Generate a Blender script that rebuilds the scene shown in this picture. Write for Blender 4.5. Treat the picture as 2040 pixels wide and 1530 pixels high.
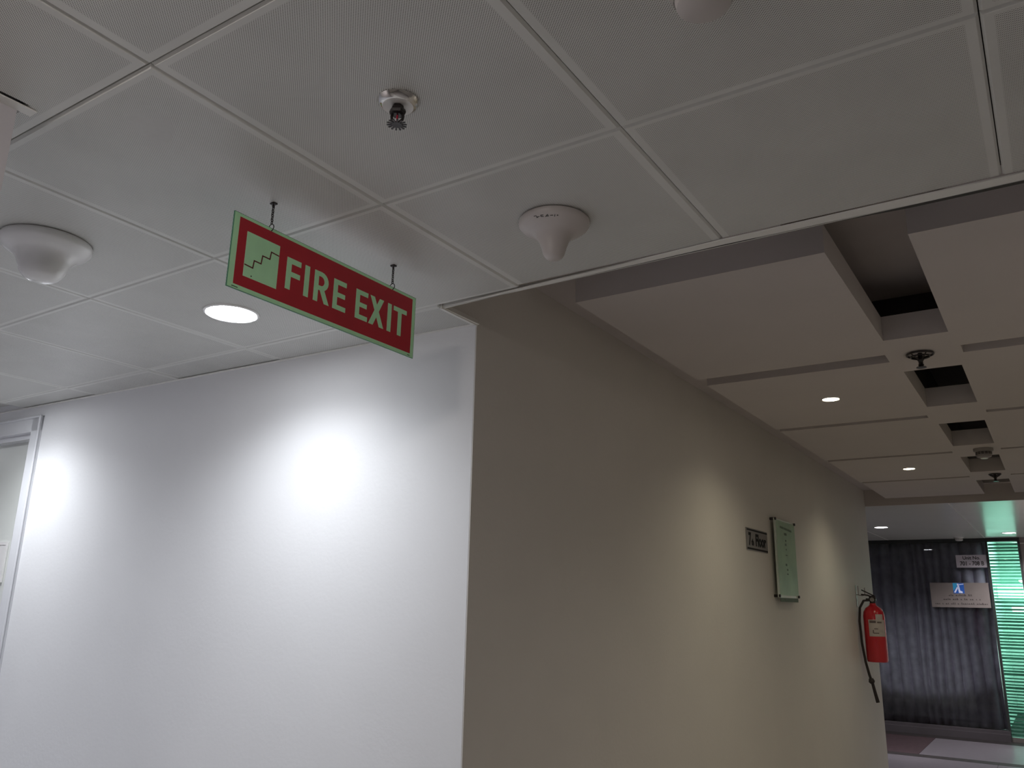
import bpy, bmesh, math, random
from mathutils import Vector, Matrix
from math import pi, sin, cos, radians as rad

random.seed(7)
S = bpy.context.scene
COL = S.collection
for o in list(bpy.data.objects):
    bpy.data.objects.remove(o)

# ---------------------------------------------------------------- camera
cam_d = bpy.data.cameras.new('camera')
cam = bpy.data.objects.new('camera', cam_d)
COL.objects.link(cam)
cam_d.sensor_width = 36.0
cam_d.lens = 1630.25 / 2040 * 36.0
cam_d.clip_start = 0.02
R = Matrix(((0.83783776, 0.12471065, 0.53148391),
            (0.54553573, -0.2277517, -0.80654816),
            (0.02046121, 0.96569996, -0.25885309)))
cam.matrix_world = Matrix.Translation((0.60192, -0.66756, 1.56595)) @ R.to_4x4()
S.camera = cam

# ---------------------------------------------------------------- exposure, world
S.view_settings.view_transform = 'Standard'
S.view_settings.look = 'None'
S.view_settings.gamma = 1.0
S.view_settings.use_curve_mapping = False
S.view_settings.exposure = 1.0
S.cycles.diffuse_bounces = 8
S.cycles.max_bounces = 16
W = bpy.data.worlds.new('world')
S.world = W
W.use_nodes = True
W.node_tree.nodes['Background'].inputs[0].default_value = (0.5, 0.5, 0.55, 1)
W.node_tree.nodes['Background'].inputs[1].default_value = 0.02

# light levels of the lamps (emission strength of lens, watts of the beam)
CORR_LENS, CORR_BEAM = 23.0, 31.0
COFF_LENS, COFF_BEAM = 9.0, 11.0
FAR_LENS, FAR_BEAM = 10.0, 150.0
FILL_LENS, FILL_BEAM = 29.0, 14.0  # level of the added fill dome behind the camera
OFFICE_LIGHT = 4.0

# ---------------------------------------------------------------- materials
MAT = {}


def mat(name, col, rough=0.5, metal=0.0, bump=0.0, bscale=40.0, var=0.0, vscale=3.0,
        emit=None, estr=0.0, coat=0.0, spec=0.5):
    m = bpy.data.materials.new(name)
    m.use_nodes = True
    nt = m.node_tree
    b = nt.nodes['Principled BSDF']
    b.inputs['Base Color'].default_value = (*col, 1)
    b.inputs['Roughness'].default_value = rough
    b.inputs['Metallic'].default_value = metal
    b.inputs['Specular IOR Level'].default_value = spec
    if coat:
        b.inputs['Coat Weight'].default_value = coat
    if emit:
        b.inputs['Emission Color'].default_value = (*emit, 1)
        b.inputs['Emission Strength'].default_value = estr
    tc = nt.nodes.new('ShaderNodeTexCoord')
    if var:
        n = nt.nodes.new('ShaderNodeTexNoise')
        n.inputs['Scale'].default_value = vscale
        n.inputs['Detail'].default_value = 5
        nt.links.new(tc.outputs['Object'], n.inputs['Vector'])
        r = nt.nodes.new('ShaderNodeValToRGB')
        r.color_ramp.elements[0].position = 0.3
        r.color_ramp.elements[1].position = 0.7
        r.color_ramp.elements[0].color = (*[c * (1 - var) for c in col], 1)
        r.color_ramp.elements[1].color = (*[min(1, c * (1 + var)) for c in col], 1)
        nt.links.new(n.outputs['Fac'], r.inputs['Fac'])
        nt.links.new(r.outputs['Color'], b.inputs['Base Color'])
    if bump:
        n2 = nt.nodes.new('ShaderNodeTexNoise')
        n2.inputs['Scale'].default_value = bscale
        n2.inputs['Detail'].default_value = 3
        nt.links.new(tc.outputs['Object'], n2.inputs['Vector'])
        bp = nt.nodes.new('ShaderNodeBump')
        bp.inputs['Strength'].default_value = bump
        bp.inputs['Distance'].default_value = 0.002
        nt.links.new(n2.outputs['Fac'], bp.inputs['Height'])
        nt.links.new(bp.outputs['Normal'], b.inputs['Normal'])
    MAT[name] = m
    return m


def perforated(name, col, hole):
    """metal ceiling tile: diagonal grid of small punched holes inside a plain margin"""
    m = mat(name, col, rough=0.45)
    nt = m.node_tree
    b = nt.nodes['Principled BSDF']
    N = nt.nodes.new
    L = nt.links.new
    tc = N('ShaderNodeTexCoord')
    mp = N('ShaderNodeMapping')
    mp.inputs['Rotation'].default_value = (0, 0, pi / 4)
    mp.inputs['Scale'].default_value = (1 / 0.0036, 1 / 0.0036, 0)
    L(tc.outputs['Object'], mp.inputs['Vector'])
    fr = N('ShaderNodeVectorMath'); fr.operation = 'FRACTION'
    L(mp.outputs[0], fr.inputs[0])
    sb = N('ShaderNodeVectorMath'); sb.operation = 'SUBTRACT'
    sb.inputs[1].default_value = (0.5, 0.5, 0)
    L(fr.outputs[0], sb.inputs[0])
    ln = N('ShaderNodeVectorMath'); ln.operation = 'LENGTH'
    L(sb.outputs[0], ln.inputs[0])
    lt = N('ShaderNodeMapRange')
    lt.inputs['From Min'].default_value = 0.21
    lt.inputs['From Max'].default_value = 0.29
    lt.inputs['To Min'].default_value = 1
    lt.inputs['To Max'].default_value = 0
    L(ln.outputs['Value'], lt.inputs['Value'])
    ab = N('ShaderNodeVectorMath'); ab.operation = 'ABSOLUTE'
    L(tc.outputs['Object'], ab.inputs[0])
    sp = N('ShaderNodeSeparateXYZ')
    L(ab.outputs[0], sp.inputs[0])
    mx = N('ShaderNodeMath'); mx.operation = 'MAXIMUM'
    L(sp.outputs[0], mx.inputs[0]); L(sp.outputs[1], mx.inputs[1])
    ins = N('ShaderNodeMath'); ins.operation = 'LESS_THAN'
    ins.inputs[1].default_value = 0.280
    L(mx.outputs[0], ins.inputs[0])
    mu = N('ShaderNodeMath'); mu.operation = 'MULTIPLY'
    L(ins.outputs[0], mu.inputs[0]); L(lt.outputs[0], mu.inputs[1])
    # faint grime
    no = N('ShaderNodeTexNoise'); no.inputs['Scale'].default_value = 5; no.inputs['Detail'].default_value = 6
    L(tc.outputs['Object'], no.inputs['Vector'])
    gr = N('ShaderNodeValToRGB')
    gr.color_ramp.elements[0].position = 0.30
    gr.color_ramp.elements[1].position = 0.60
    gr.color_ramp.elements[0].color = (*[c * 0.93 for c in col], 1)
    gr.color_ramp.elements[1].color = (*col, 1)
    L(no.outputs['Fac'], gr.inputs['Fac'])
    mix = N('ShaderNodeMix'); mix.data_type = 'RGBA'
    L(mu.outputs[0], mix.inputs['Factor'])
    L(gr.outputs['Color'], mix.inputs['A'])
    mix.inputs['B'].default_value = (*hole, 1)
    L(mix.outputs['Result'], b.inputs['Base Color'])
    return m


def glassmat(name, tint, refl=0.1, rough=0.0):
    m = bpy.data.materials.new(name)
    m.use_nodes = True
    nt = m.node_tree
    nt.nodes.clear()
    o = nt.nodes.new('ShaderNodeOutputMaterial')
    t = nt.nodes.new('ShaderNodeBsdfTransparent')
    t.inputs[0].default_value = (*tint, 1)
    g = nt.nodes.new('ShaderNodeBsdfGlossy')
    g.inputs['Roughness'].default_value = rough
    f = nt.nodes.new('ShaderNodeFresnel')
    f.inputs[0].default_value = 1.45
    x = nt.nodes.new('ShaderNodeMixShader')
    nt.links.new(f.outputs[0], x.inputs[0])
    nt.links.new(t.outputs[0], x.inputs[1])
    nt.links.new(g.outputs[0], x.inputs[2])
    nt.links.new(x.outputs[0], o.inputs[0])
    MAT[name] = m
    return m


mat('white_paint', (0.80, 0.805, 0.82), 0.6, bump=0.25, bscale=60, var=0.015)
mat('beige_paint', (0.66, 0.635, 0.60), 0.55, bump=0.3, bscale=60, var=0.02)
mat('door_paint', (0.66, 0.68, 0.65), 0.35, var=0.02)
mat('gloss_frame', (0.72, 0.73, 0.76), 0.16, var=0.02, coat=0.6)
perforated('tile_metal', (0.70, 0.70, 0.675), (0.10, 0.09, 0.085))
mat('trim_metal', (0.80, 0.79, 0.76), 0.35)
mat('plaster', (0.56, 0.52, 0.505), 0.8, bump=0.3, bscale=50, var=0.02)
mat('plenum', (0.10, 0.09, 0.09), 0.9, var=0.1)
mat('upper_plaster', (0.50, 0.46, 0.45), 0.85, var=0.05)
mat('gloss_panel', (0.84, 0.85, 0.82), 0.24, metal=0.0, spec=0.8, coat=0.0, var=0.02)
mat('plastic_white', (0.80, 0.79, 0.78), 0.18, var=0.01, coat=0.8)
mat('plastic_cream', (0.54, 0.50, 0.485), 0.4, var=0.01)
mat('detector_grey', (0.28, 0.26, 0.25), 0.5, var=0.03)
mat('chrome', (0.75, 0.74, 0.73), 0.08, metal=1.0)
mat('cup_white', (0.80, 0.78, 0.76), 0.4)
mat('black_metal', (0.025, 0.02, 0.02), 0.35, metal=0.3, var=0.1)
mat('bulb_red', (0.5, 0.02, 0.05), 0.1, coat=1.0)
mat('glow_green', (0.56, 0.98, 0.60), 0.45, var=0.03, vscale=30)
mat('edge_green', (0.09, 0.28, 0.17), 0.4)
mat('sign_red', (0.50, 0.020, 0.035), 0.45, var=0.08, vscale=6)
mat('sign_dark', (0.13, 0.012, 0.01), 0.5)
mat('ink', (0.015, 0.014, 0.013), 0.5)
mat('mark_green', (0.01, 0.05, 0.02), 0.5)
mat('plate_grey', (0.23, 0.22, 0.22), 0.6, var=0.05, spec=0.2)
mat('plate_dark', (0.02, 0.02, 0.022), 0.7, spec=0.1)
mat('notice_green', (0.31, 0.43, 0.27), 0.35, var=0.12, vscale=7)
mat('notice_mark', (0.07, 0.11, 0.06), 0.5)
mat('acrylic_edge', (0.55, 0.60, 0.52), 0.2)
mat('fabric_plum', (0.40, 0.31, 0.45), 0.9, bump=0.6, bscale=180, var=0.22, vscale=9)
mat('dark_frame', (0.018, 0.022, 0.022), 0.4)
mat('skirting_dark', (0.05, 0.043, 0.05), 0.6, var=0.15)
mat('plate_silver', (0.155, 0.135, 0.13), 0.7, var=0.08, vscale=4, spec=0.2)
mat('plate_white', (0.60, 0.56, 0.62), 0.7, var=0.03, spec=0.2)
mat('silver_mark', (0.06, 0.05, 0.05), 0.6, spec=0.2)
mat('logo_blue', (0.02, 0.10, 0.42), 0.4)
mat('logo_cyan', (0.03, 0.30, 0.55), 0.4)
mat('logo_white', (0.65, 0.72, 0.95), 0.4)
mat('ext_red', (0.54, 0.010, 0.022), 0.22, coat=0.6)
mat('ext_label', (0.50, 0.45, 0.43), 0.5, var=0.08, vscale=30)
mat('ext_mark', (0.14, 0.11, 0.11), 0.5)
mat('rubber', (0.02, 0.015, 0.015), 0.6)
mat('steel', (0.30, 0.28, 0.27), 0.35, metal=0.8)
mat('stone_grey', (0.48, 0.46, 0.46), 0.12, var=0.10, vscale=14)  # near floor out of view, kept lighter than the far slabs for bounce
mat('stone_pale', (0.66, 0.65, 0.64), 0.2)  # unseen corridor floor, made paler to throw light up at the ceiling
mat('stone_far', (0.11, 0.10, 0.115), 0.3, var=0.10, vscale=14)
mat('stone_dark', (0.020, 0.017, 0.018), 0.6, var=0.2, vscale=20, spec=0.15)
mat('stone_maroon', (0.035, 0.022, 0.026), 0.6, var=0.25, vscale=20, spec=0.15)
mat('office_wall', (0.66, 0.74, 0.71), 0.8)
mat('frosted', (0.55, 0.74, 0.68), 0.5, var=0.10, vscale=8)
mat('grey_wall', (0.30, 0.26, 0.25), 0.6, var=0.03)
mat('lens_cool', (1, 1, 1), 0.5, emit=(0.93, 0.96, 1.0), estr=CORR_LENS)
mat('lens_warm', (1, 1, 1), 0.5, emit=(1.0, 0.90, 0.66), estr=COFF_LENS)
mat('lens_far', (1, 1, 1), 0.5, emit=(1.0, 0.93, 1.0), estr=FAR_LENS)
mat('lens_fill', (1, 1, 1), 0.5, emit=(1.0, 0.93, 0.88), estr=FILL_LENS)
mat('lens_office', (1, 1, 1), 0.5, emit=(0.85, 1.0, 0.95), estr=OFFICE_LIGHT)
glassmat('clear_glass', (0.86, 0.93, 0.90))
glassmat('green_glass', (0.66, 0.90, 0.82))
glassmat('window_glass', (0.9, 0.95, 0.93))


# ---------------------------------------------------------------- mesh helpers
class MB:
    def __init__(self):
        self.v, self.f = [], []

    def box(self, x0, x1, y0, y1, z0, z1):
        n = len(self.v)
        self.v += [(x0, y0, z0), (x1, y0, z0), (x1, y1, z0), (x0, y1, z0),
                   (x0, y0, z1), (x1, y0, z1), (x1, y1, z1), (x0, y1, z1)]
        self.f += [tuple(n + i for i in q) for q in
                   ((3, 2, 1, 0), (4, 5, 6, 7), (0, 1, 5, 4), (1, 2, 6, 5), (2, 3, 7, 6), (3, 0, 4, 7))]
        return self

    def prism(self, poly, a, b, axis='z'):
        """poly in the two other axes (x,y / x,z / y,z), from a to b along axis"""
        n = len(self.v)
        k = len(poly)

        def P(p, h):
            if axis == 'z': return (p[0], p[1], h)
            if axis == 'y': return (p[0], h, p[1])
            return (h, p[0], p[1])
        for h in (a, b):
            for p in poly: self.v.append(P(p, h))
        self.f.append(tuple(n + i for i in range(k))[::-1])
        self.f.append(tuple(n + k + i for i in range(k)))
        for i in range(k):
            j = (i + 1) % k
            self.f.append((n + i, n + j, n + k + j, n + k + i))
        return self

    def lathe(self, prof, seg=32, c=(0, 0, 0), up='z'):
        n = len(self.v)
        k = len(prof)
        for i in range(seg):
            a = 2 * pi * i / seg
            for r, z in prof:
                p = (r * cos(a), r * sin(a), z)
                if up == 'y': p = (r * cos(a), z, r * sin(a))
                if up == 'x': p = (z, r * cos(a), r * sin(a))
                self.v.append((p[0] + c[0], p[1] + c[1], p[2] + c[2]))
        for i in range(seg):
            j = (i + 1) % seg
            for q in range(k - 1):
                self.f.append((n + i * k + q, n + j * k + q, n + j * k + q + 1, n + i * k + q + 1))
        return self

    def tube(self, pts, r, seg=8, closed=False):
        pts = [Vector(p) for p in pts]
        n0 = len(self.v)
        k = len(pts)
        rs = r if isinstance(r, (list, tuple)) else [r] * k
        ref = Vector((0, 0, 1))
        prev = None
        for i, p in enumerate(pts):
            if closed:
                t = pts[(i + 1) % k] - pts[i - 1]
            else:
                t = pts[min(i + 1, k - 1)] - pts[max(i - 1, 0)]
            t.normalize()
            if prev is None:
                a = ref if abs(t.z) < 0.9 else Vector((1, 0, 0))
                u = t.cross(a).normalized()
            else:
                u = (prev - t * prev.dot(t)).normalized()
            prev = u
            w = t.cross(u)
            for s in range(seg):
                an = 2 * pi * s / seg
                self.v.append(tuple(p + (u * cos(an) + w * sin(an)) * rs[i]))
        for i in range(k if closed else k - 1):
            j = (i + 1) % k
            for s in range(seg):
                s2 = (s + 1) % seg
                self.f.append((n0 + i * seg + s, n0 + i * seg + s2, n0 + j * seg + s2, n0 + j * seg + s))
        if not closed:
            self.f.append(tuple(n0 + s for s in range(seg))[::-1])
            self.f.append(tuple(n0 + (k - 1) * seg + s for s in range(seg)))
        return self

    def torus(self, c, R_, r, axis='y', seg=20, sec=8, sx=1.0, sz=1.0):
        pts = []
        for i in range(seg):
            a = 2 * pi * i / seg
            p = {'y': (cos(a) * R_ * sx, 0, sin(a) * R_ * sz), 'x': (0, cos(a) * R_ * sx, sin(a) * R_ * sz),
                 'z': (cos(a) * R_, sin(a) * R_, 0)}[axis]
            pts.append((p[0] + c[0], p[1] + c[1], p[2] + c[2]))
        return self.tube(pts, r, sec, closed=True)


def obj(name, mb, m, parent=None, loc=(0, 0, 0), rz=0.0, smooth=False, bevel=0.0):
    me = bpy.data.meshes.new(name)
    me.from_pydata([tuple(v) for v in mb.v], [], mb.f)
    bm = bmesh.new()
    bm.from_mesh(me)
    bmesh.ops.remove_doubles(bm, verts=bm.verts, dist=1e-6)
    bmesh.ops.recalc_face_normals(bm, faces=bm.faces)
    bm.to_mesh(me)
    bm.free()
    me.materials.append(MAT[m] if isinstance(m, str) else m)
    o = bpy.data.objects.new(name, me)
    COL.objects.link(o)
    o.location = loc
    o.rotation_euler = (0, 0, rz)
    if smooth:
        for p in me.polygons: p.use_smooth = True
        try:
            me.set_sharp_from_angle(angle=rad(40))
        except Exception:
            pass
    if bevel:
        b = o.modifiers.new('bevel', 'BEVEL')
        b.width = bevel
        b.segments = 3
        b.limit_method = 'ANGLE'
    if parent: o.parent = parent
    return o


def tag(o, label, cat, group=None, kind=None):
    o['label'] = label
    o['category'] = cat
    if group: o['group'] = group
    if kind: o['kind'] = kind
    return o


def empty(name, loc, rz=0.0):
    o = bpy.data.objects.new(name, None)
    COL.objects.link(o)
    o.empty_display_size = 0.05
    o.location = loc
    o.rotation_euler = (0, 0, rz)
    return o


def part_label(o, l):
    o['label'] = l
    return o


def text_mesh(name, body, size, m, parent, mtx, extrude=0.0004, xs=1.0, bold=0.0, align='CENTER'):
    cu = bpy.data.curves.new(name, 'FONT')
    cu.body = body
    cu.size = size
    cu.extrude = extrude
    cu.offset = bold
    cu.align_x = align
    cu.align_y = 'CENTER'
    cu.resolution_u = 4
    t = bpy.data.objects.new(name + '_c', cu)
    COL.objects.link(t)
    bpy.context.view_layer.update()
    dg = bpy.context.evaluated_depsgraph_get()
    me = bpy.data.meshes.new_from_object(t.evaluated_get(dg))
    bpy.data.objects.remove(t)
    me.name = name
    me.transform(Matrix.Diagonal((xs, 1, 1, 1)))
    me.transform(mtx)
    me.materials.clear()
    me.materials.append(MAT[m])
    o = bpy.data.objects.new(name, me)
    COL.objects.link(o)
    o.parent = parent
    return o


# text lying in the plane facing +x (reading along +y) / facing -y (reading along +x)
FX = Matrix(((0, 0, 1, 0), (1, 0, 0, 0), (0, 1, 0, 0), (0, 0, 0, 1)))
FY = Matrix(((1, 0, 0, 0), (0, 0, -1, 0), (0, 1, 0, 0), (0, 0, 0, 1)))

CZ = 2.45       # tiled ceiling
SZ = 2.60       # underside of the dropped plaster boards
UZ = 2.70       # plaster ceiling above them
FZ = 2.545      # far ceiling
WX = -0.898     # face of the long wall
C0 = (WX, 1.391, 0.0)
TH = math.atan2(.0714, 2.765)


def w1(lx, off=0.0):
    """point on (or in front of) the white wall, lx along it to the left is negative"""
    return (C0[0] + lx * cos(TH) - off * sin(TH), C0[1] + lx * sin(TH) + off * cos(TH))


# ================================================================ STRUCTURE
# floor
fl = obj('floor', MB().box(-7.2, 3.4, -4.2, 17.2, -0.2, -0.004), 'stone_dark')
tag(fl, 'polished stone floor with grey slabs and dark border strips', 'floor', kind='structure')


def slab(x0, x1, y0, y1, m):
    return obj('stone_slab', MB().box(x0, x1, y0, y1, -0.02, 0.0), m, fl)


for x0, x1 in ((-7.1, -4.2), (-4.2, -2.6), (-2.6, -1.0), (-1.0, 0.6), (0.6, 2.2), (2.2, 3.3)):
    part_label(slab(x0 + .002, x1 - .002, 10.36, 11.86, 'stone_maroon' if x0 < -1.5 else 'stone_far'),
               'maroon stone slab' if x0 < -1.5 else 'grey stone slab')
for iy in range(8):
    y1 = 10.16 - iy * 1.7
    y0 = max(y1 - 1.7, -4.1)
    if y0 >= y1: break
    for ix in range(6):
        x0 = -7.0 + ix * 1.7
        slab(x0 + .002, min(x0 + 1.698, 3.35), y0 + .002, y1 - .002, 'stone_far' if iy == 0 else 'stone_pale' if (iy >= 5 and ix <= 3) else 'stone_grey')
st = obj('border_strip', MB().box(-7.1, 3.3, 10.165, 10.355, -0.02, 0.0005), 'stone_dark', fl)
st2 = obj('border_strip', MB().box(-7.1, 3.3, 11.865, 12.2, -0.02, 0.0005), 'stone_dark', fl)

# white corridor wall with a door opening (local frame, x along the wall)
DX0, DX1, DZ1 = -3.60, -2.516, 2.396
m = MB()
m.box(DX1, -0.004, 0, 0.14, 0, UZ)
m.box(DX0, DX1, 0, 0.14, DZ1, UZ)
m.box(-6.3, DX0, 0, 0.14, 0, UZ)
wl = obj('wall_left', m, 'white_paint', loc=C0, rz=TH)
tag(wl, 'white corridor wall lit by the downlight below the fire exit sign', 'wall', kind='structure')

# long wall, receding
wm = obj('wall_back', MB().box(WX - 0.2, WX, 1.3915, 7.885, 0, 2.9)
         .box(WX - 0.006, WX, 1.205, 1.3915, CZ + .001, 2.9)
         .box(-7.0, WX - 0.2, 7.685, 7.885, 0, 2.9), 'beige_paint')
tag(wm, 'long beige wall receding to the glass front with scalloped light pools', 'wall', kind='structure')

# near left pillar / corridor near wall
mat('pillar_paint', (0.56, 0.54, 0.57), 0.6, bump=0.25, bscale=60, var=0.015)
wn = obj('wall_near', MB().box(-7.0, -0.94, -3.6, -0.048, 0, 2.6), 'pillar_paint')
tag(wn, 'white wall end at the left edge beside the corridor mouth', 'wall', kind='structure')
we = obj('wall_end', MB().box(-7.2, -6.9, -0.2, 1.6, 0, 2.7), 'white_paint')
tag(we, 'white wall closing the side corridor', 'wall', kind='structure')
wr = obj('wall_right', MB().box(1.40, 1.6, 1.25, 12.3, 0, 2.9).box(1.6, 3.2, 1.25, 1.45, 0, 2.9)
         .box(3.0, 3.2, -3.8, 1.25, 0, 2.9), 'beige_paint')
tag(wr, 'beige wall on the right side of the lobby', 'wall', kind='structure')
wb = obj('wall_rear', MB().box(-1.2, 3.2, -3.9, -3.6, 0, 2.9), 'beige_paint')
tag(wb, 'beige wall behind the camera', 'wall', kind='structure')
wf = obj('wall_far', MB().box(0.21, 3.2, 12.2, 12.34, 0, 2.9).box(-7.0, 0.21, 12.2, 12.34, 2.50, 2.9), 'grey_wall')
tag(wf, 'grey wall beside the lit green glass panel', 'wall', kind='structure')
obj('rail_strip', MB().box(0.215, 1.39, 12.185, 12.2, 2.465, 2.475), 'trim_metal', wf)
ws = obj('wall_side', MB().box(-7.2, -7.0, 1.2, 12.4, 0, 2.9), 'beige_paint')
tag(ws, 'beige wall at the left end of the far lobby', 'wall', kind='structure')

# ---- tiled ceiling
XL = [3.005, 2.405, 1.805, 1.205, 0.6056, 0.0038, -0.6032, -1.2050, -1.8040, -2.4014, -2.9959,
      -3.60, -4.20, -4.80, -5.40, -6.00, -6.60]
YL = [-3.6, -3.0, -2.4, -1.8, -1.2, -0.5952, 0.0058, 0.6007, 1.1915]
ce = obj('ceiling', MB().box(-7.1, 3.2, -3.9, 1.165, 2.50, 2.75).box(-7.1, WX - .012, 1.165, 1.6, 2.50, 2.75), 'plenum')
tag(ce, 'white perforated metal tile ceiling of the near lobby and corridor', 'ceiling', kind='structure')


def tile(x0, x1, y0, y1, cx, cy, dz=0.0, tilt=0.0, g=0.0009, ch=0.0045):
    """pan tile: bevelled rim round a flat face"""
    x0, x1, y0, y1 = x0 + g - cx, x1 - g - cx, y0 + g - cy, y1 - g - cy
    mb = MB()
    a, b, t = 0.0, 0.005, 0.02
    rings = [((x0 + ch, x1 - ch, y0 + ch, y1 - ch), a), ((x0, x1, y0, y1), b), ((x0, x1, y0, y1), t)]
    for (p, q, r, s), z in rings:
        mb.v += [(p, r, z), (q, r, z), (q, s, z), (p, s, z)]
    mb.f.append((3, 2, 1, 0))
    mb.f.append((8, 9, 10, 11))
    for k in (0, 4):
        for i in range(4):
            j = (i + 1) % 4
            mb.f.append((k + i, k + j, k + 4 + j, k + 4 + i))
    o = obj('ceiling_tile', mb, 'tile_metal', ce, loc=(cx, cy, CZ + dz))
    o.rotation_euler = (tilt, 0, 0)
    return o


for i in range(len(XL) - 1):
    x1, x0 = XL[i], XL[i + 1]
    cx = (x0 + x1) / 2
    for j in range(len(YL) - 1):
        y0, y1 = YL[j], YL[j + 1]
        cy = (y0 + y1) / 2
        a, b, c, d = x0, x1, y0, y1
        if x1 < -0.95 and y1 < -0.04: continue
        if x1 <= -0.60 and x0 < -0.94:
            if y1 <= -0.04:
                a = -0.913
            elif y0 < -0.03:
                if x1 > -0.94:
                    tile(-0.913, b, c, -0.03, cx, cy)
                c = -0.046
        if j == len(YL) - 2:
            if x0 >= -0.61: d = 1.172 if x0 > -.1 else 1.180
            elif x1 > -0.61: d = 1.1915
        dz = random.uniform(-0.0008, 0.0008)
        tile(a, b, c, d, cx, cy, dz)
    # cut strip between the last joint and the white wall
    if x1 <= -0.60:
        xa, xb = x0, x1
        if x1 > -0.70: xb = -0.905
        ya = YL[-1]
        yb = C0[1] + (cx - C0[0]) * math.tan(TH) + 0.002
        if xb < xa: continue
        if x1 < -3.5:
            tile(xa, xb, ya, yb, cx, ya + 0.3, dz=0.032, tilt=0.0)
        else:
            tile(xa, xb, ya, yb, cx, ya + 0.3, dz=random.choice((-.001, -.001, .0005, .003)))
# dark strip painted in for the shade between edge angle and plaster
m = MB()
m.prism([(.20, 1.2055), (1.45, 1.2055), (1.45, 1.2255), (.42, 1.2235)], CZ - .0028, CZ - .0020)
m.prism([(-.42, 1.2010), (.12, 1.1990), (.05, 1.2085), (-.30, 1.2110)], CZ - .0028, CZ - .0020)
part_label(obj('gap_shade_strip', m, 'ink', ce), 'dark strip standing in for the shade of the gap')
# light metal angle round the tile field
m = MB()
m.prism([(-0.905, 1.206), (-0.60, 1.1925), (0.0, 1.171), (0.60, 1.171), (1.45, 1.166), (1.45, 1.205),
         (0.60, 1.207), (0.0, 1.198), (-0.60, 1.2045), (-0.893, 1.215)], CZ - 0.004, CZ - 0.001)
m.box(-0.9, 1.45, 1.2055, 1.2075, CZ - 0.004, CZ + 0.012)
part_label(obj('edge_angle', m, 'trim_metal', ce), 'white metal edge angle')
m = MB()
m.prism([(-0.912, 1.212), (-0.893, 1.215), (-0.888, 1.392), (-0.912, 1.392)], CZ - 0.004, CZ - 0.001)
m.box(-0.8975, -0.8950, 1.2, 1.392, CZ - 0.008, CZ + 0.012)
part_label(obj('edge_angle', m, 'trim_metal', ce), 'white metal edge angle')
m = MB()
m.box(-0.94, -0.915, -3.6, -0.024, CZ - 0.003, CZ - 0.0005)
part_label(obj('edge_angle', m, 'trim_metal', ce), 'white metal edge angle')
m = MB()      # wall angle along the white wall, slightly lifting away in places
p0, p1 = w1(-6.0, -0.012), w1(0.0, -0.012)
q0, q1 = w1(-6.0, 0.0), w1(0.0, 0.0)
m.prism([p0, p1, q1, q0], CZ - 0.003, CZ - 0.0002)
part_label(obj('edge_angle', m, 'trim_metal', ce), 'white metal edge angle')
# upstand closing the plenum above the edge
obj('upstand_board', MB().box(WX, 1.4, 1.150, 1.162, 2.47, 2.9).box(-7, WX - 0.25, 1.6, 1.63, 2.4, 2.9), 'plenum', ce)

# ---- coffered plaster ceiling
c2 = obj('ceiling', MB().box(WX - .1, 0.02, 1.17, 7.9, UZ, UZ + .25).box(0.47, 1.5, 1.17, 7.9, UZ, UZ + .25)
         .box(0.02, 0.47, 1.17, 3.0, 2.86, 2.95).box(0.02, 0.47, 7.80, 7.9, UZ, 3.2), 'upper_plaster')
tag(c2, 'plaster ceiling with dropped boards, slots and square pockets over the passage', 'ceiling', kind='structure')
obj('pocket_void', MB().box(0.0, 0.5, 3.0, 7.9, 3.2, 3.25).box(-.02, 0.02, 3.0, 7.9, UZ + .01, 3.2).box(0.47, 0.5, 3.0, 7.9, UZ + .01, 3.2).box(0.0, .5, 2.96, 3.0, 2.75, 3.2), 'plenum', c2)
YB = [(1.73, 2.915), (3.035, 4.195), (4.265, 5.41), (5.475, 6.615), (6.675, 7.775)]
for k, (y0, y1) in enumerate(YB):
    obj('dropped_board', MB().box(-0.715 + k * .006, 0.105, y0, y1, SZ, UZ), 'plaster', c2)
    obj('dropped_board', MB().box(0.385, 1.205, y0 - .01, y1, SZ, UZ), 'plaster', c2)
# spine: rails either side of the pockets and the cross pieces between them
PK = [(1.73, 2.71), (3.22, 3.985), (4.46, 5.215), (5.665, 6.40), (6.87, 7.775)]
obj('spine_rail', MB().box(0.105, 0.132, 1.73, 7.775, SZ, UZ), 'plaster', c2)
obj('spine_rail', MB().box(0.362, 0.385, 1.72, 7.775, SZ, UZ), 'plaster', c2)
for k in range(4):
    obj('cross_piece', MB().box(0.132, 0.362, PK[k][1], PK[k + 1][0], SZ, UZ), 'plaster', c2)
# downstand + far glossy ceiling
c3 = obj('ceiling', MB().box(-7.0, 3.2, 7.90, 12.34, FZ + .02, 2.95).box(WX - .0, 3.2, 7.89, 7.90, FZ, UZ + .2), 'plaster')
tag(c3, 'glossy panel ceiling in front of the far glass', 'ceiling', kind='structure')
for x0 in (-6.18, -4.98, -3.78, -2.58, -1.38, -0.18, 1.02, 2.22):
    obj('ceiling_panel', MB().box(x0 + .0015, x0 + 1.1985, 7.902, 12.2, FZ, FZ + .02), 'gloss_panel', c3)
for x0 in (-1.38, -0.18, 1.02):
    part_label(obj('joint_strip', MB().box(x0 - .006, x0 + .006, 7.91, 12.19, FZ - .001, FZ + .005), 'trim_metal', c3),
               'thin light joint strip')

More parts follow.
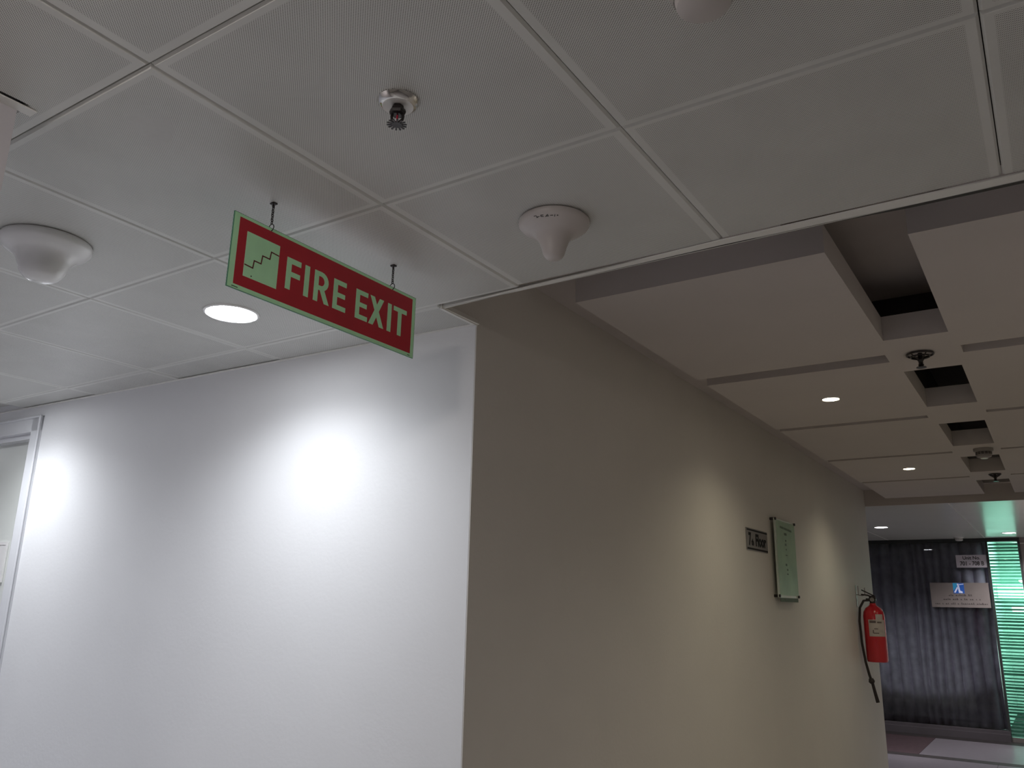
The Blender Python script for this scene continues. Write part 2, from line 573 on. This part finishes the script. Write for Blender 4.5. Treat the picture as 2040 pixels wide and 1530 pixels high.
# ---- door in the white wall
d = empty('door_1', C0, TH)
tag(d, 'pale grey door with glossy frame at the left end of the white wall', 'door', kind='structure')
m = MB()
m.box(DX1 - 0.080, DX1, -0.012, 0.06, 0, DZ1)
m.box(DX0, DX0 + 0.080, -0.012, 0.06, 0, DZ1)
m.box(DX0, DX1, -0.012, 0.06, DZ1 - 0.075, DZ1)
m.box(DX1 - 0.012, DX1 + .002, -0.020, -0.012, 0, DZ1)
m.box(DX0, DX1, -0.020, -0.012, DZ1 - 0.010, DZ1 + .002)
part_label(obj('door_frame', m, 'gloss_frame', d, bevel=0.004), 'glossy pale door frame')
m = MB()
m.box(DX1 - 0.098, DX1 - 0.080, 0.018, 0.09, 0, DZ1 - 0.075)
m.box(DX0 + 0.080, DX0 + 0.098, 0.018, 0.09, 0, DZ1 - 0.075)
m.box(DX0 + 0.080, DX1 - 0.080, 0.018, 0.09, DZ1 - 0.100, DZ1 - 0.075)
obj('door_stop', m, 'gloss_frame', d, bevel=0.002)
obj('door_leaf', MB().box(DX0 + 0.085, DX1 - 0.085, 0.060, 0.10, 0.01, DZ1 - 0.08), 'door_paint', d)
dp = empty('door_plate', (*w1(-2.86, 0.0595), 1.708), TH)
tag(dp, 'cream notice plate fixed to the pale door at the left edge', 'sign')
obj('plate', MB().box(-0.11, 0.11, -0.006, 0.0, -0.096, 0.096), 'plastic_white', dp, bevel=0.002)
obj('raised_border', MB().box(-0.11, 0.11, -0.009, -0.006, 0.082, 0.096).box(-0.11, 0.11, -0.009, -0.006, -0.096, -0.082)
    .box(0.098, 0.11, -0.009, -0.006, -0.082, 0.082).box(-0.11, -0.098, -0.009, -0.006, -0.082, 0.082), 'plastic_white', dp)

# ================================================================ DOWNLIGHTS


def downlight(loc, r, lens, beam, colr, label, group=None, size=150, ring='plastic_white'):
    t = empty('recessed_downlight', loc)
    tag(t, label, 'ceiling light', group)
    obj('trim_ring', MB().lathe([(r * 0.86, 0.004), (r * 0.86, -0.003), (r * 0.92, -0.006), (r * 0.99, -0.004), (r, 0.0), (r * 0.9, 0.004)], 40),
        ring, t, smooth=True)
    obj('lens', MB().lathe([(0.0001, -0.0065), (r * 0.6, -0.0060), (r * 0.87, -0.0030)], 40), lens, t, smooth=True)
    l = bpy.data.lights.new('beam', 'SPOT')
    l.energy = beam
    l.color = colr
    l.spot_size = rad(size)
    l.spot_blend = 1.0
    l.shadow_soft_size = r * 0.8
    lo = bpy.data.objects.new('beam', l)
    COL.objects.link(lo)
    lo.location = (0, 0, -0.012)
    lo.parent = t
    return t


COOL, WARM = (0.93, 0.96, 1.0), (1.0, 0.90, 0.66)
downlight((-1.525, 0.912, CZ), 0.088, 'lens_cool', CORR_BEAM, COOL,
          'bright white downlight in the tile ceiling left of the fire exit sign')
downlight((-3.31, 0.90, CZ), 0.088, 'lens_cool', CORR_BEAM, COOL, 'white downlight further along the side corridor', size=150)
downlight((-5.10, 0.90, CZ), 0.088, 'lens_cool', CORR_BEAM, COOL, 'white downlight at the blind end of the side corridor', size=150)
downlight((-0.257, 3.57, SZ), 0.045, 'lens_warm', COFF_BEAM, WARM,
          'small warm downlight in the second dropped board, nearer of the two', size=140)
downlight((-0.24, 6.02, SZ), 0.045, 'lens_warm', COFF_BEAM, WARM,
          'small warm downlight in the fourth dropped board, farther of the two', size=140)
for y in (3.57, 6.02):
    downlight((0.79, y, SZ), 0.045, 'lens_warm', COFF_BEAM, WARM,
              'small warm downlight in the right row of dropped boards, %s' % ('nearer' if y < 5 else 'farther'), size=140)
downlight((0.95, 2.30, SZ), 0.045, 'lens_warm', COFF_BEAM * 1.3, (1, .93, .85),  # added lamp out of view, lifts the lower near part of the long wall
          'added small warm downlight in the first right dropped board, out of view', size=145)
downlight((-1.13, 10.12, FZ), 0.085, 'lens_far', FAR_BEAM, (1, .96, .96),
          'white downlight in the glossy far ceiling beside the end of the long wall')
downlight((0.14, 11.38, FZ), 0.085, 'lens_far', FAR_BEAM, (1, .96, .96),
          'white downlight in the glossy far ceiling above the lit green glass')


def fill_lamp(loc, label):
    """unseen opal dome lamp, added behind the camera as fill light"""
    t = empty('opal_fill_lamp', loc)
    tag(t, label, 'ceiling light')
    obj('base', MB().lathe([(.0001, 0), (.135, 0), (.138, -.006), (.135, -.018), (.12, -.020)], 40), 'plastic_white', t, smooth=True)
    obj('lamp_shade', MB().lathe([(.128, -.018), (.122, -.045), (.100, -.070), (.060, -.085), (.0001, -.090)], 40), 'lens_fill', t, smooth=True)
    return t


fill_lamp((-0.20, -0.85, CZ), 'added opal dome fill lamp, unseen behind the camera near the corridor mouth')  # added fill, placed to light the exit sign more strongly at its left end

# ================================================================ FIRE EXIT SIGN
sg = empty('hanging_exit_sign', (-0.815, 0.362, 2.210))
tag(sg, 'red and green FIRE EXIT sign with staircase pictogram hanging on two chains', 'sign')
SL, SH = 0.620, 0.1765
obj('board', MB().box(-0.0015, 0.0015, 0, SL, 0, SH), 'edge_green', sg)
obj('green_face', MB().box(0.0015, 0.0018, 0.0012, SL - .0012, 0.0012, SH - .0012), 'glow_green', sg)
obj('red_panel', MB().box(0.0018, 0.0022, 0.0155, 0.6055, 0.0110, 0.1680), 'sign_red', sg)
pict = obj('pictogram_panel', MB().box(0.0022, 0.0026, 0.0378, 0.1315, 0.0362, 0.1420), 'glow_green', sg)
OY, OZ = 0.362, 2.210
stp = [(.4024, 2.2735), (.4238, 2.2720), (.4259, 2.2905), (.4449, 2.2900), (.4472, 2.3103), (.4678, 2.3098), (.4702, 2.3283), (.4915, 2.3268)]
m = MB()
for (a, b), (c, e) in zip(stp[:-1], stp[1:]):
    a, b, c, e = a - OY, b - OZ, c - OY, e - OZ
    h = 0.0014
    if abs(c - a) > abs(e - b):
        m.prism([(a - h, b - h), (c + h, e - h), (c + h, e + h), (a - h, b + h)], 0.0026, 0.0029, 'x')
    else:
        m.prism([(a - h, b), (a + h, b), (c + h, e), (c - h, e)], 0.0026, 0.0029, 'x')
obj('stair_line', m, 'sign_dark', pict)
ZB, ZT = 2.2578 - OZ, 2.3358 - OZ


def glyph(polys, nm='letter'):
    mb = MB()
    for i, p in enumerate(polys):
        mb.prism([(a - OY, b) for a, b in p], 0.0021 + i * .00002, 0.0027 + i * .00003, 'x')
    return obj(nm, mb, 'glow_green', sg)


def rc(a, b, c, e): return [(a, c), (b, c), (b, e), (a, e)]


SW = 0.0145
zm = 2.2970 - OZ
glyph([rc(.5175, .5325, ZB, ZT), rc(.5325, .5610, ZT - .0135, ZT), rc(.5325, .5600, zm - .0065, zm + .0060)])
glyph([rc(.5738, .5888, ZB, ZT)])
# R
pr = [rc(.6048, .6190, ZB, ZT)]
zc, ry, rx = 2.3120 - OZ, .0238, .0240
out, inn = [], []
for k in range(11):
    a = -pi / 2 + pi * k / 10
    out.append((.6275 + rx * cos(a), zc + ry * sin(a)))
    inn.append((.6265 + .0115 * cos(a), zc + .0120 * sin(a)))
for k in range(10):
    pr.append([inn[k], out[k], out[k + 1], inn[k + 1]])
pr.append([(.6190, zc - ry), (.6275, zc - ry), (.6265, zc - .0120), (.6190, zc - .0120)])
pr.append([(.6190, zc + .0120), (.6265, zc + .0120), (.6275, zc + ry), (.6190, zc + ry)])
pr.append([(.6240, zc - ry + .001), (.6385, zc - ry + .004), (.6570, ZB), (.6408, ZB)])
glyph(pr)
for a in (.6688, .7478):
    glyph([rc(a, a + SW, ZB, ZT), rc(a + SW, a + .0440, ZT - .0125, ZT), rc(a + SW, a + .0410, zm - .0058, zm + .0062),
           rc(a + SW, a + .0448, ZB, ZB + .0125)])
glyph([[(.8000, ZT), (.8165, ZT), (.8555, ZB), (.8385, ZB)], [(.8360, ZT), (.8525, ZT), (.8145, ZB), (.7975, ZB)]])
glyph([rc(.8685, .8835, ZB, ZT)])
glyph([rc(.9100, .9250, ZB, ZT - .0125), rc(.8920, .9455, ZT - .0125, ZT)])
m = MB()
for a, b in ((.3745, .3905), (.9570, .9660)):
    x = a
    while x < b:
        m.box(0.0018, 0.0021, x - OY, x - OY + .0011, 0.0040, 0.0062)
        x += .0017
obj('maker_line', m, 'mark_green', sg)
obj('screw_mark', MB().lathe([(0.0001, .0030), (.0016, .0030), (.0016, .0026)], 10, c=(0, .0600, .0420), up='x'), 'mark_green', pict)
for y in (0.4645, 0.8830):
    t = empty('sign_chain', (-0.815, y, 2.3815))
    tag(t, 'short black chain holding the %s end of the fire exit sign' % ('left' if y < .6 else 'right'), 'chain')
    obj('split_ring', MB().torus((0, 0, 0.0060), 0.0085, 0.0011, 'y', 24, 8), 'rubber', t, smooth=True)
    z = 0.0160
    k = 0
    top = CZ - 2.3815 - 0.004
    while z < top - .004:
        obj('link', MB().torus((0, 0, z + .0028), 0.0034, 0.0011, 'y' if k % 2 == 0 else 'x', 14, 6, sx=.80, sz=1.10), 'rubber', t, smooth=True)
        z += 0.0058
        k += 1
    obj('ceiling_hook', MB().box(-.0065, .0065, -.0055, .0055, top + .0002, top + .004)
        .tube([(0, 0, top - .006), (0, 0, top + .002)], .0014, 8), 'rubber', t)

# ================================================================ ANTENNAS


def antenna(loc, prof, label):
    t = empty('ceiling_antenna', loc)
    tag(t, label, 'antenna')
    obj('dome', MB().lathe([(r, -z) for r, z in prof], 56), 'plastic_white' if prof[0][0] > .1 else 'plastic_cream', t, smooth=True)
    obj('base_ring', MB().lathe([(prof[0][0] - .004, 0), (prof[0][0] - .001, -.002), (prof[0][0] - .002, -.006)], 56), 'plastic_cream', t, smooth=True)
    return t


def smoothprof(pts, n=5):
    out = []
    P = [pts[0]] + pts + [pts[-1]]
    for i in range(1, len(P) - 2):
        p0, p1_, p2, p3 = [Vector(q) for q in P[i - 1:i + 3]]
        for k in range(n):
            t = k / n
            v = 0.5 * ((2 * p1_) + (p2 - p0) * t + (2 * p0 - 5 * p1_ + 4 * p2 - p3) * t * t + (3 * p1_ - p0 - 3 * p2 + p3) * t ** 3)
            out.append((max(v.x, .0001), v.y))
    out.append((max(pts[-1][0], .0001), pts[-1][1]))
    return out


PR_L = smoothprof([(.1080, .003), (.1095, .010), (.1060, .020), (.0930, .031), (.0760, .042), (.0640, .056), (.0575, .072),
                   (.0525, .086), (.0430, .099), (.0260, .1085), (.010, .1115), (.0, .112)])
PR_R0 = [(.0840, .003), (.0850, .009), (.0810, .017), (.0660, .028), (.0480, .038), (.0370, .052), (.0300, .070), (.0250, .087),
         (.0180, .0965), (.008, .1010), (.0, .102)]
PR_R = smoothprof(PR_R0)
antenna((-1.498, 0.306, CZ), PR_L, 'large glossy white bell-shaped ceiling antenna at the left edge')
ar = antenna((-0.304, 0.875, CZ), PR_R, 'smaller white funnel-shaped ceiling antenna with handwritten mark, right of the sign')
strokes = [[(-0.3124, 0.797), (-0.3071, 0.7967), (-0.3047, 0.7989), (-0.3073, 0.8008), (-0.2993, 0.7996)],
           [(-0.2885, 0.7998), (-0.2949, 0.7982), (-0.2959, 0.8012), (-0.2897, 0.8029)],
           [(-0.2858, 0.805), (-0.2791, 0.8021), (-0.279, 0.8069)], [(-0.2839, 0.8042), (-0.2785, 0.806)],
           [(-0.2745, 0.8066), (-0.2682, 0.8094)], [(-0.2638, 0.8104), (-0.267, 0.8136)],
           [(-0.2601, 0.8139), (-0.2584, 0.8155), (-0.2607, 0.815), (-0.2601, 0.8139)]]


def surf_z(x, y):
    r = math.hypot(x + .304, y - .875)
    best = 0.01
    for (r0, z0), (r1, z1) in zip(PR_R[:-1], PR_R[1:]):
        if r1 <= r <= r0: return z0 + (z1 - z0) * (r0 - r) / max(r0 - r1, 1e-6)
    return best


m = MB()
for s in strokes:
    pts = []
    for (a, b), (c, e) in zip(s[:-1], s[1:]):
        for k in range(4):
            x, y = a + (c - a) * k / 4, b + (e - b) * k / 4
            pts.append((x + .304, y - .875, -surf_z(x, y)))
    x, y = s[-1]
    pts.append((x + .304, y - .875, -surf_z(x, y)))
    m.tube(pts, .0008, 6)
part_label(obj('handwriting', m, 'ink', ar), 'black handwritten mark')

# ================================================================ SPRINKLERS


def sprinkler(loc, label, s=1.0, plate='chrome', rz=0.5, deep=0.050):
    t = empty('fire_sprinkler', loc, rz)
    tag(t, label, 'sprinkler')
    obj('escutcheon', MB().lathe([(.0375 * s, 0), (.0385 * s, -.003), (.0360 * s, -.008), (.0320 * s, -.012), (.0285 * s, -.0135)], 48), plate, t, smooth=True)
    obj('inner_cup', MB().lathe([(.0285 * s, -.0135), (.0280 * s, -.0140), (.010 * s, -.0115), (.0001, -.0115)], 48), 'cup_white', t, smooth=True)
    obj('body', MB().lathe([(.0100 * s, -.010), (.0110 * s, -.017), (.0140 * s, -.0190), (.0155 * s, -.024), (.0140 * s, -.0290),
                            (.008 * s, -.0305), (.0001, -.0305)], 6 if s > .9 else 8), 'black_metal', t, smooth=False)
    for sx in (-1, 1):
        obj('frame_arm', MB().tube([(sx * .0095 * s, 0, -.028), (sx * .0105 * s, 0, -.034), (sx * .0095 * s, 0, -.040), (sx * .003 * s, 0, -deep + .0035)],
                                   [.0030, .0027, .0026, .0032], 8), 'black_metal', t, smooth=True)
    obj('glass_bulb', MB().lathe([(.0001, -.030), (.0016, -.031), (.0020, -.036), (.0016, -deep + .006), (.0001, -deep + .005)], 12), 'bulb_red', t, smooth=True)
    mb = MB()
    n = 14
    mb.lathe([(.0001, -deep + .002), (.0065, -deep + .001), (.0095, -deep), (.0095, -deep - .0012), (.0001, -deep - .0010)], 28)
    for k in range(n):
        a = 2 * pi * k / n
        w = 0.11
        mb.prism([(.0085 * cos(a - w * 1.2), .0085 * sin(a - w * 1.2)), (.0175 * cos(a - w), .0175 * sin(a - w)),
                  (.0185 * cos(a), .0185 * sin(a)),
                  (.0175 * cos(a + w), .0175 * sin(a + w)), (.0085 * cos(a + w * 1.2), .0085 * sin(a + w * 1.2))], -deep - .0010, -deep + .0004)
    for i, v in enumerate(mb.v):
        mb.v[i] = (v[0] * s, v[1] * s, v[2])
    obj('deflector', mb, 'black_metal', t)
    return t


sprinkler((-0.303, 0.308, CZ), 'chrome plated fire sprinkler with red bulb above the fire exit sign', 1.0, rz=.55)


def ring_sprinkler(loc, label, r=.050, h=.062):
    """sprinkler on a wide dark ring rosette with spokes running down to the stem"""
    t = empty('fire_sprinkler', loc)
    tag(t, label, 'sprinkler')
    obj('rosette', MB().torus((0, 0, -.006), r, .0042, 'z', 36, 8).torus((0, 0, -.016), r * .72, .003, 'z', 30, 8), 'black_metal', t, smooth=True)
    m_ = MB()
    for k in range(5):
        a = 2 * pi * k / 5 + .3
        m_.tube([(r * cos(a), r * sin(a), -.006), (r * .72 * cos(a), r * .72 * sin(a), -.016), (.007 * cos(a), .007 * sin(a), -.028)], .0028, 6)
    obj('spokes', m_, 'black_metal', t, smooth=True)
    obj('stem', MB().lathe([(.0001, 0), (.009, 0), (.009, -.026), (.013, -.030), (.009, -.036), (.009, -h * .75), (.012, -h * .82), (.008, -h * .9), (.0001, -h * .9)], 14),
        'black_metal', t, smooth=True)
    obj('deflector', MB().lathe([(.0001, -h + .004), (.019, -h + .002), (.020, -h), (.0001, -h)], 20), 'black_metal', t, smooth=True)
    return t


ring_sprinkler((0.232, 2.955, SZ), 'dark fire sprinkler with ring rosette on the first cross piece of the coffered ceiling')
ring_sprinkler((0.283, 6.56, SZ), 'tiny dark fire sprinkler on the last cross piece of the coffered ceiling', .040, .060)

# ================================================================ SMOKE DETECTORS


def detector(loc, r, h, label, m='plastic_cream', slots=14):
    t = empty('smoke_detector', loc)
    tag(t, label, 'smoke detector')
    obj('base', MB().lathe([(r, 0), (r, -h * .22), (r * .97, -h * .30), (r * .80, -h * .34)], 48), m, t, smooth=True)
    obj('cap', MB().lathe([(r * .78, -h * .30), (r * .80, -h * .62), (r * .74, -h * .86), (r * .5, -h * .97), (.0001, -h)], 48), m, t, smooth=True)
    mb = MB()
    for k in range(slots):
        a0 = 2 * pi * k / slots
        a1 = a0 + 2 * pi / slots * .72
        for zz in (.42, .56):
            q = [(r * .83, -h * zz), (r * .83, -h * (zz + .07)), (r * .72, -h * (zz + .07)), (r * .72, -h * zz)]
            n = len(mb.v)
            for a in (a0, (a0 + a1) / 2, a1):
                for rr, z in q: mb.v.append((rr * cos(a), rr * sin(a), z))
            for s_ in range(2):
                for i in range(4):
                    j = (i + 1) % 4
                    mb.f.append((n + s_ * 4 + i, n + s_ * 4 + j, n + s_ * 4 + 4 + j, n + s_ * 4 + 4 + i))
    obj('louvre', mb, 'detector_grey' if m != 'detector_grey' else 'black_metal', t)
    return t


detector((0.272, 0.318, CZ), 0.052, 0.046, 'cream smoke detector cut off by the top edge of the view')
t = detector((0.288, 5.39, SZ), 0.058, 0.062, 'dark smoke detector hanging by the third ceiling pocket', 'detector_grey')
part_label(obj('bright_tip', MB().lathe([(.0001, -.066), (.020, -.066), (.023, -.062)], 24), 'cup_white', t), 'pale round tip')
detector((-0.47, 11.95, FZ), 0.06, 0.05, 'small white smoke detector above the office signs', 'plastic_white')

# ================================================================ WALL SIGNS
fs = empty('floor_sign', (WX, 4.315, 1.960))
tag(fs, 'small grey 7th Floor plate on the long wall beside the green notice', 'sign')
obj('plate', MB().box(0, 0.006, -.205, .205, -.064, .064), 'plate_grey', fs, bevel=.001)
obj('dark_band', MB().box(.006, .0066, -.200, .200, .049, .058), 'plate_dark', fs)
obj('dark_band', MB().box(.006, .0066, -.200, .200, -.060, -.050), 'plate_dark', fs)
text_mesh('lettering', '7', .100, 'plate_dark', fs, Matrix.Translation((.0066, -.150, -.004)) @ FX, xs=.9, bold=.0040)
text_mesh('lettering', 'th', .050, 'plate_dark', fs, Matrix.Translation((.0066, -.096, -.018)) @ FX, xs=1.0, bold=.0025)
text_mesh('lettering', 'Floor', .095, 'plate_dark', fs, Matrix.Translation((.0066, .062, -.004)) @ FX, xs=1.0, bold=.0040)

nb = empty('notice_board', (WX, 4.845, 1.88))
tag(nb, 'tall green notice in an acrylic holder on four studs on the long wall', 'notice')
obj('holder', MB().box(.024, .030, -.235, .235, -.245, .245), 'acrylic_edge', nb)
obj('notice_sheet', MB().box(.030, .0308, -.205, .235, -.230, .235), 'notice_green', nb)
m = MB()
for k in range(17):
    y = -.12 + k * .0165
    m.box(.0308, .0312, y, y + random.uniform(.009, .013), .190 - .0006 * k, .204 - .0006 * k)
for z, a, b, hh in ((.150, -.03, .03, .016), (.110, -.012, .015, .012), (.083, -.022, .012, .014), (.055, -.008, .012, .010), (.02, -.02, .02, .006),
                    (-.045, -.035, .0, .014), (-.075, -.01, .018, .012), (-.10, -.015, .02, .008)):
    m.box(.0308, .0312, a, b, z, z + hh)
obj('print', m, 'notice_mark', nb)
obj('title_strip', MB().box(.030, .0312, -.10, .21, -.262, -.248).box(.0296, .030, -.2, .22, -.270, -.245), 'notice_mark', nb)
for y in (-.225, .225):
    for z in (-.235, .240):
        obj('stud', MB().lathe([(.0001, .040), (.008, .040), (.009, .036), (.009, 0)], 14, c=(0, y, z), up='x'), 'black_metal', nb, smooth=True)

# ================================================================ FIRE EXTINGUISHER
EX = empty('fire_extinguisher', (-0.770, 7.10, 1.150))
tag(EX, 'red fire extinguisher with black hose hung near the end of the long wall', 'fire extinguisher')
RC = .086
cyl = obj('cylinder', MB().lathe([(.0001, .012), (.045, .006), (.066, .0), (.080, .004), (RC, .022), (RC, .375), (.080, .410), (.062, .440), (.036, .458), (.026, .468), (.026, .480), (.0001, .480)], 48),
          'ext_red', EX, smooth=True)


def band(a0, a1, z0, z1, m_, nm, r=RC + .0008, par=None):
    mb = MB()
    n = 10
    for k in range(n + 1):
        a = rad(a0 + (a1 - a0) * k / n)
        for rr, z in ((r, z0), (r, z1), (r - .002, z1), (r - .002, z0)):
            mb.v.append((rr * cos(a), rr * sin(a), z))
    for k in range(n):
        for i in range(4):
            j = (i + 1) % 4
            mb.f.append((k * 4 + i, k * 4 + j, k * 4 + 4 + j, k * 4 + 4 + i))
    mb.f.append((0, 1, 2, 3))
    mb.f.append((n * 4 + 3, n * 4 + 2, n * 4 + 1, n * 4))
    return obj(nm, mb, m_, par or EX, smooth=False)


lb = band(-112, -18, .210, .345, 'ext_label', 'label')
lb2 = band(-72, -30, .345, .420 - .03, 'ext_label', 'label')
band(-106, -72, .318, .338, 'ext_mark', 'label_print', RC + .0012, lb)
band(-66, -40, .318, .330, 'ext_mark', 'label_print', RC + .0012, lb)
band(-92, -86, .235, .262, 'ext_mark', 'label_print', RC + .0012, lb)
band(-88, -60, .232, .240, 'ext_mark', 'label_print', RC + .0012, lb)
band(-84, -64, .268, .275, 'ext_mark', 'label_print', RC + .0012, lb)
obj('valve', MB().lathe([(.0001, .475), (.022, .475), (.024, .495), (.020, .515), (.026, .522), (.026, .540), (.0001, .545)], 16)
    .box(-.05, .03, -.013, .013, .500, .520), 'black_metal', EX, smooth=False)
part_label(obj('gauge', MB().lathe([(.0001, -.040), (.017, -.040), (.018, -.030), (.010, -.020)], 20, c=(.004, 0, .510), up='y'), 'steel', EX, smooth=True), 'small round pressure gauge')
obj('handle', MB().tube([(.0, -.01, .530), (-.03, -.01, .545), (-.085, -.01, .552)], .006, 8).tube([(.02, -.01, .540), (-.03, -.01, .565), (-.080, -.01, .590)], .005, 8),
    'black_metal', EX, smooth=True)
hose = obj('hose', MB().tube([(-.02, -.015, .505), (-.065, -.030, .500), (-.098, -.045, .440), (-.108, -.05, .330), (-.103, -.05, .150), (-.088, -.045, .0), (-.070, -.035, -.100),
                              (-.058, -.03, -.150)], [.010, .010, .010, .010, .010, .010, .011, .011], 10), 'rubber', EX, smooth=True)
obj('nozzle', MB().tube([(-.061, -.03, -.130), (-.056, -.03, -.155), (-.052, -.03, -.170)], [.018, .026, .015], 12)
    .tube([(-.052, -.03, -.165), (-.038, -.03, -.240), (-.022, -.03, -.318)], [.012, .013, .015], 12), 'rubber', EX, smooth=True)
for z0, r in ((.0, .05),):
    pass
br = empty('wall_bracket', (WX, 7.10, 1.70))
tag(br, 'thin steel wall hook above the fire extinguisher', 'bracket')
obj('back_strap', MB().box(0, .004, -.012, .012, -.10, .08), 'steel', br)
obj('hook_wire', MB().tube([(.004, 0, .0), (.05, 0, -.008), (.072, 0, -.004), (.072, 0, .060)], .0035, 8)
    .tube([(.02, 0, .0), (.02, 0, .075)], .003, 8), 'steel', br)

# ================================================================ FAR GLASS FRONT, CURTAIN, OFFICE
GY = 12.20
w = empty('window_1', (0, GY, 0))
tag(w, 'dark framed glass front with a lit green glass panel on the right', 'window', kind='structure')
m = MB()
m.box(-0.190, -0.160, -.03, .03, 0.0, 2.50)
m.box(0.185, 0.212, -.03, .03, 0.0, 2.50)
m.box(-7.0, 0.212, -.03, .03, 2.495, FZ - .001)
m.box(-2.9, -2.86, -.03, .03, 0.0, 2.50)
m.box(-5.0, -4.96, -.03, .03, 0.0, 2.50)
obj('window_frame', m, 'dark_frame', w)
obj('pane', MB().box(-2.86, -0.190, -.004, .004, .13, 2.495), 'clear_glass', w)
obj('pane', MB().box(-4.96, -2.90, -.004, .004, .13, 2.495), 'clear_glass', w)
part_label(obj('pane', MB().box(-0.160, 0.185, -.004, .004, .055, 2.495), 'green_glass', w), 'green tinted glass pane')
part_label(obj('bottom_rail', MB().box(-0.160, 0.185, -.03, .03, .0, .055), 'steel', w), 'grey bottom rail')
# plinth below the curtained part
sk = obj('baseboard_far', MB().box(-6.9, -0.165, GY - .07, GY + .12, 0.0, .085).box(-6.9, -0.165, GY - .045, GY + .12, .085, .125), 'skirting_dark')
tag(sk, 'dark plinth under the pleated curtain', 'baseboard', kind='structure')
# fine horizontal bands on the green pane
m = MB()
z = .075
while z < 2.485:
    hh = random.uniform(.016, .030)
    m.box(-0.158, 0.183, .005, .0065, z, min(z + hh, 2.49))
    z += random.uniform(.036, .046)
fb = obj('frosted_band', m, 'frosted', w)
fb['kind'] = 'stuff'
# pleated curtain
cu = MB()
NX, NZ = 420, 10
x0, x1 = -3.2, -0.195
rng = random.Random(3)
fold = []
x = x0
while x < x1 + .3:
    fold.append((x, rng.uniform(.6, 1.0)))
    x += rng.uniform(.075, .150)


def foldy(x):
    for (a, s), (b, s2) in zip(fold[:-1], fold[1:]):
        if a <= x <= b:
            t_ = (x - a) / (b - a)
            return (1 - abs(sin(pi * t_)) ** .8) * (s * (1 - t_) + s2 * t_)
    return 0


for iz in range(NZ + 1):
    z = .127 + (2.500 - .127) * iz / NZ
    amp = .095 * (1.0 - .25 * iz / NZ)
    for ix in range(NX + 1):
        x = x0 + (x1 - x0) * ix / NX
        cu.v.append((x + .008 * sin(3 * z + ix * .05), GY + .045 + amp * foldy(x + .012 * sin(1.2 * z)), z))
for iz in range(NZ):
    for ix in range(NX):
        a = iz * (NX + 1) + ix
        cu.f.append((a, a + 1, a + NX + 2, a + NX + 1))
co = obj('pleated_curtain', cu, 'fabric_plum', smooth=True)
sm = co.modifiers.new('solid', 'SOLIDIFY')
sm.thickness = .004
sm.offset = 1
tag(co, 'dark plum pleated curtain hanging behind the far glass', 'curtain')

us = empty('unit_number_sign', (-0.37, GY - .006, 2.243))
tag(us, 'small white unit number sign reading 701 - 708 B', 'sign')
obj('plate', MB().box(-.187, .187, -.008, 0, -.083, .083), 'plate_white', us)
text_mesh('lettering', 'Unit No.', .062, 'ink', us, Matrix.Translation((0, -.0086, .042)) @ FY, xs=.95, bold=.0012)
text_mesh('lettering', '701 - 708 B', .076, 'ink', us, Matrix.Translation((0, -.0086, -.032)) @ FY, xs=.80, bold=.0018)

ns = empty('company_sign', (-0.560, GY - .006, 1.797))
tag(ns, 'wide silver office sign with blue square logo below the unit number', 'sign')
obj('plate', MB().box(-.352, .352, -.016, 0, -.162, .162), 'plate_silver', ns, bevel=.002)
lg = obj('logo_square', MB().box(-.070, .062, -.0170, -.016, .022, .158), 'logo_blue', ns)
obj('logo_corner', MB().prism([(-.070, .158), (-.012, .158), (-.030, .10), (-.070, .055)], -.0174, -.0170, 'y'), 'logo_cyan', lg)
m = MB()
m.prism([(-.022, .150), (.000, .150), (.008, .100), (.012, .060), (.040, .045), (.038, .026), (-.006, .030), (-.010, .085)], -.0180, -.0172, 'y')
m.prism([(-.020, .110), (-.004, .100), (-.046, .030), (-.064, .036)], -.0180, -.0172, 'y')
m.prism([(-.010, .128), (-.002, .140), (.060, .150), (.060, .142)], -.0180, -.0172, 'y')
obj('logo_figure', m, 'logo_white', lg)
m = MB()
for z, a, b in ((-.012, -.130, .140), (-.064, -.200, .230), (-.122, -.305, .320)):
    x = a
    while x < b:
        ww = random.uniform(.010, .022)
        hh = random.choice((.014, .018, .024))
        m.box(x, x + ww * .62, -.0166, -.016, z, z + hh)
        m.box(x, x + ww, -.0166, -.016, z, z + .006)
        x += ww + random.choice((.006, .006, .006, .028))
obj('lettering', m, 'silver_mark', ns)

# lit office behind the green pane
of = obj('wall_office', MB().box(-0.45, -0.25, 12.36, 16.0, 0, 2.8).box(1.6, 1.8, 12.36, 16.0, 0, 2.8).box(-0.45, 1.8, 16.0, 16.2, 0, 2.8)
         .box(-0.45, 1.8, 12.36, 16.2, 2.75, 2.9), 'office_wall')
tag(of, 'pale walls of the lit office seen through the green pane', 'wall', kind='structure')
for k, (x, y, z, hw, hh, lab) in enumerate(((0.0, 14.4, 1.90, .75, .10, 'bright office lamp seen through the green pane'),
                                            (0.45, 14.9, 1.64, .55, .045, 'lower bright office lamp, right half of the green pane'))):
    t = empty('office_lamp', (x, y, z))
    tag(t, lab, 'lamp')
    obj('housing', MB().box(-hw if k else -.24, hw, .0, .05, -hh, hh), 'plastic_white', t)
    obj('lens', MB().box(-hw + .01 if k else -.23, hw - .01, -.006, .0, -hh + .01, hh - .01), 'lens_office', t)
ol = bpy.data.lights.new('office_ceiling_light', 'AREA')
ol.energy = 50
ol.color = (.85, 1, .95)
ol.shape = 'RECTANGLE'
ol.size = 1.2
ol.size_y = 2.2
oo = bpy.data.objects.new('office_ceiling_light', ol)
COL.objects.link(oo)
oo.location = (0.6, 14.2, 2.74)
for o in bpy.data.objects:
    if o.type == 'MESH' and o.parent and o.name.split('.')[0] in ('maker_line', 'print', 'lettering', 'label_print', 'louvre', 'title_strip'):
        o['kind'] = 'stuff'
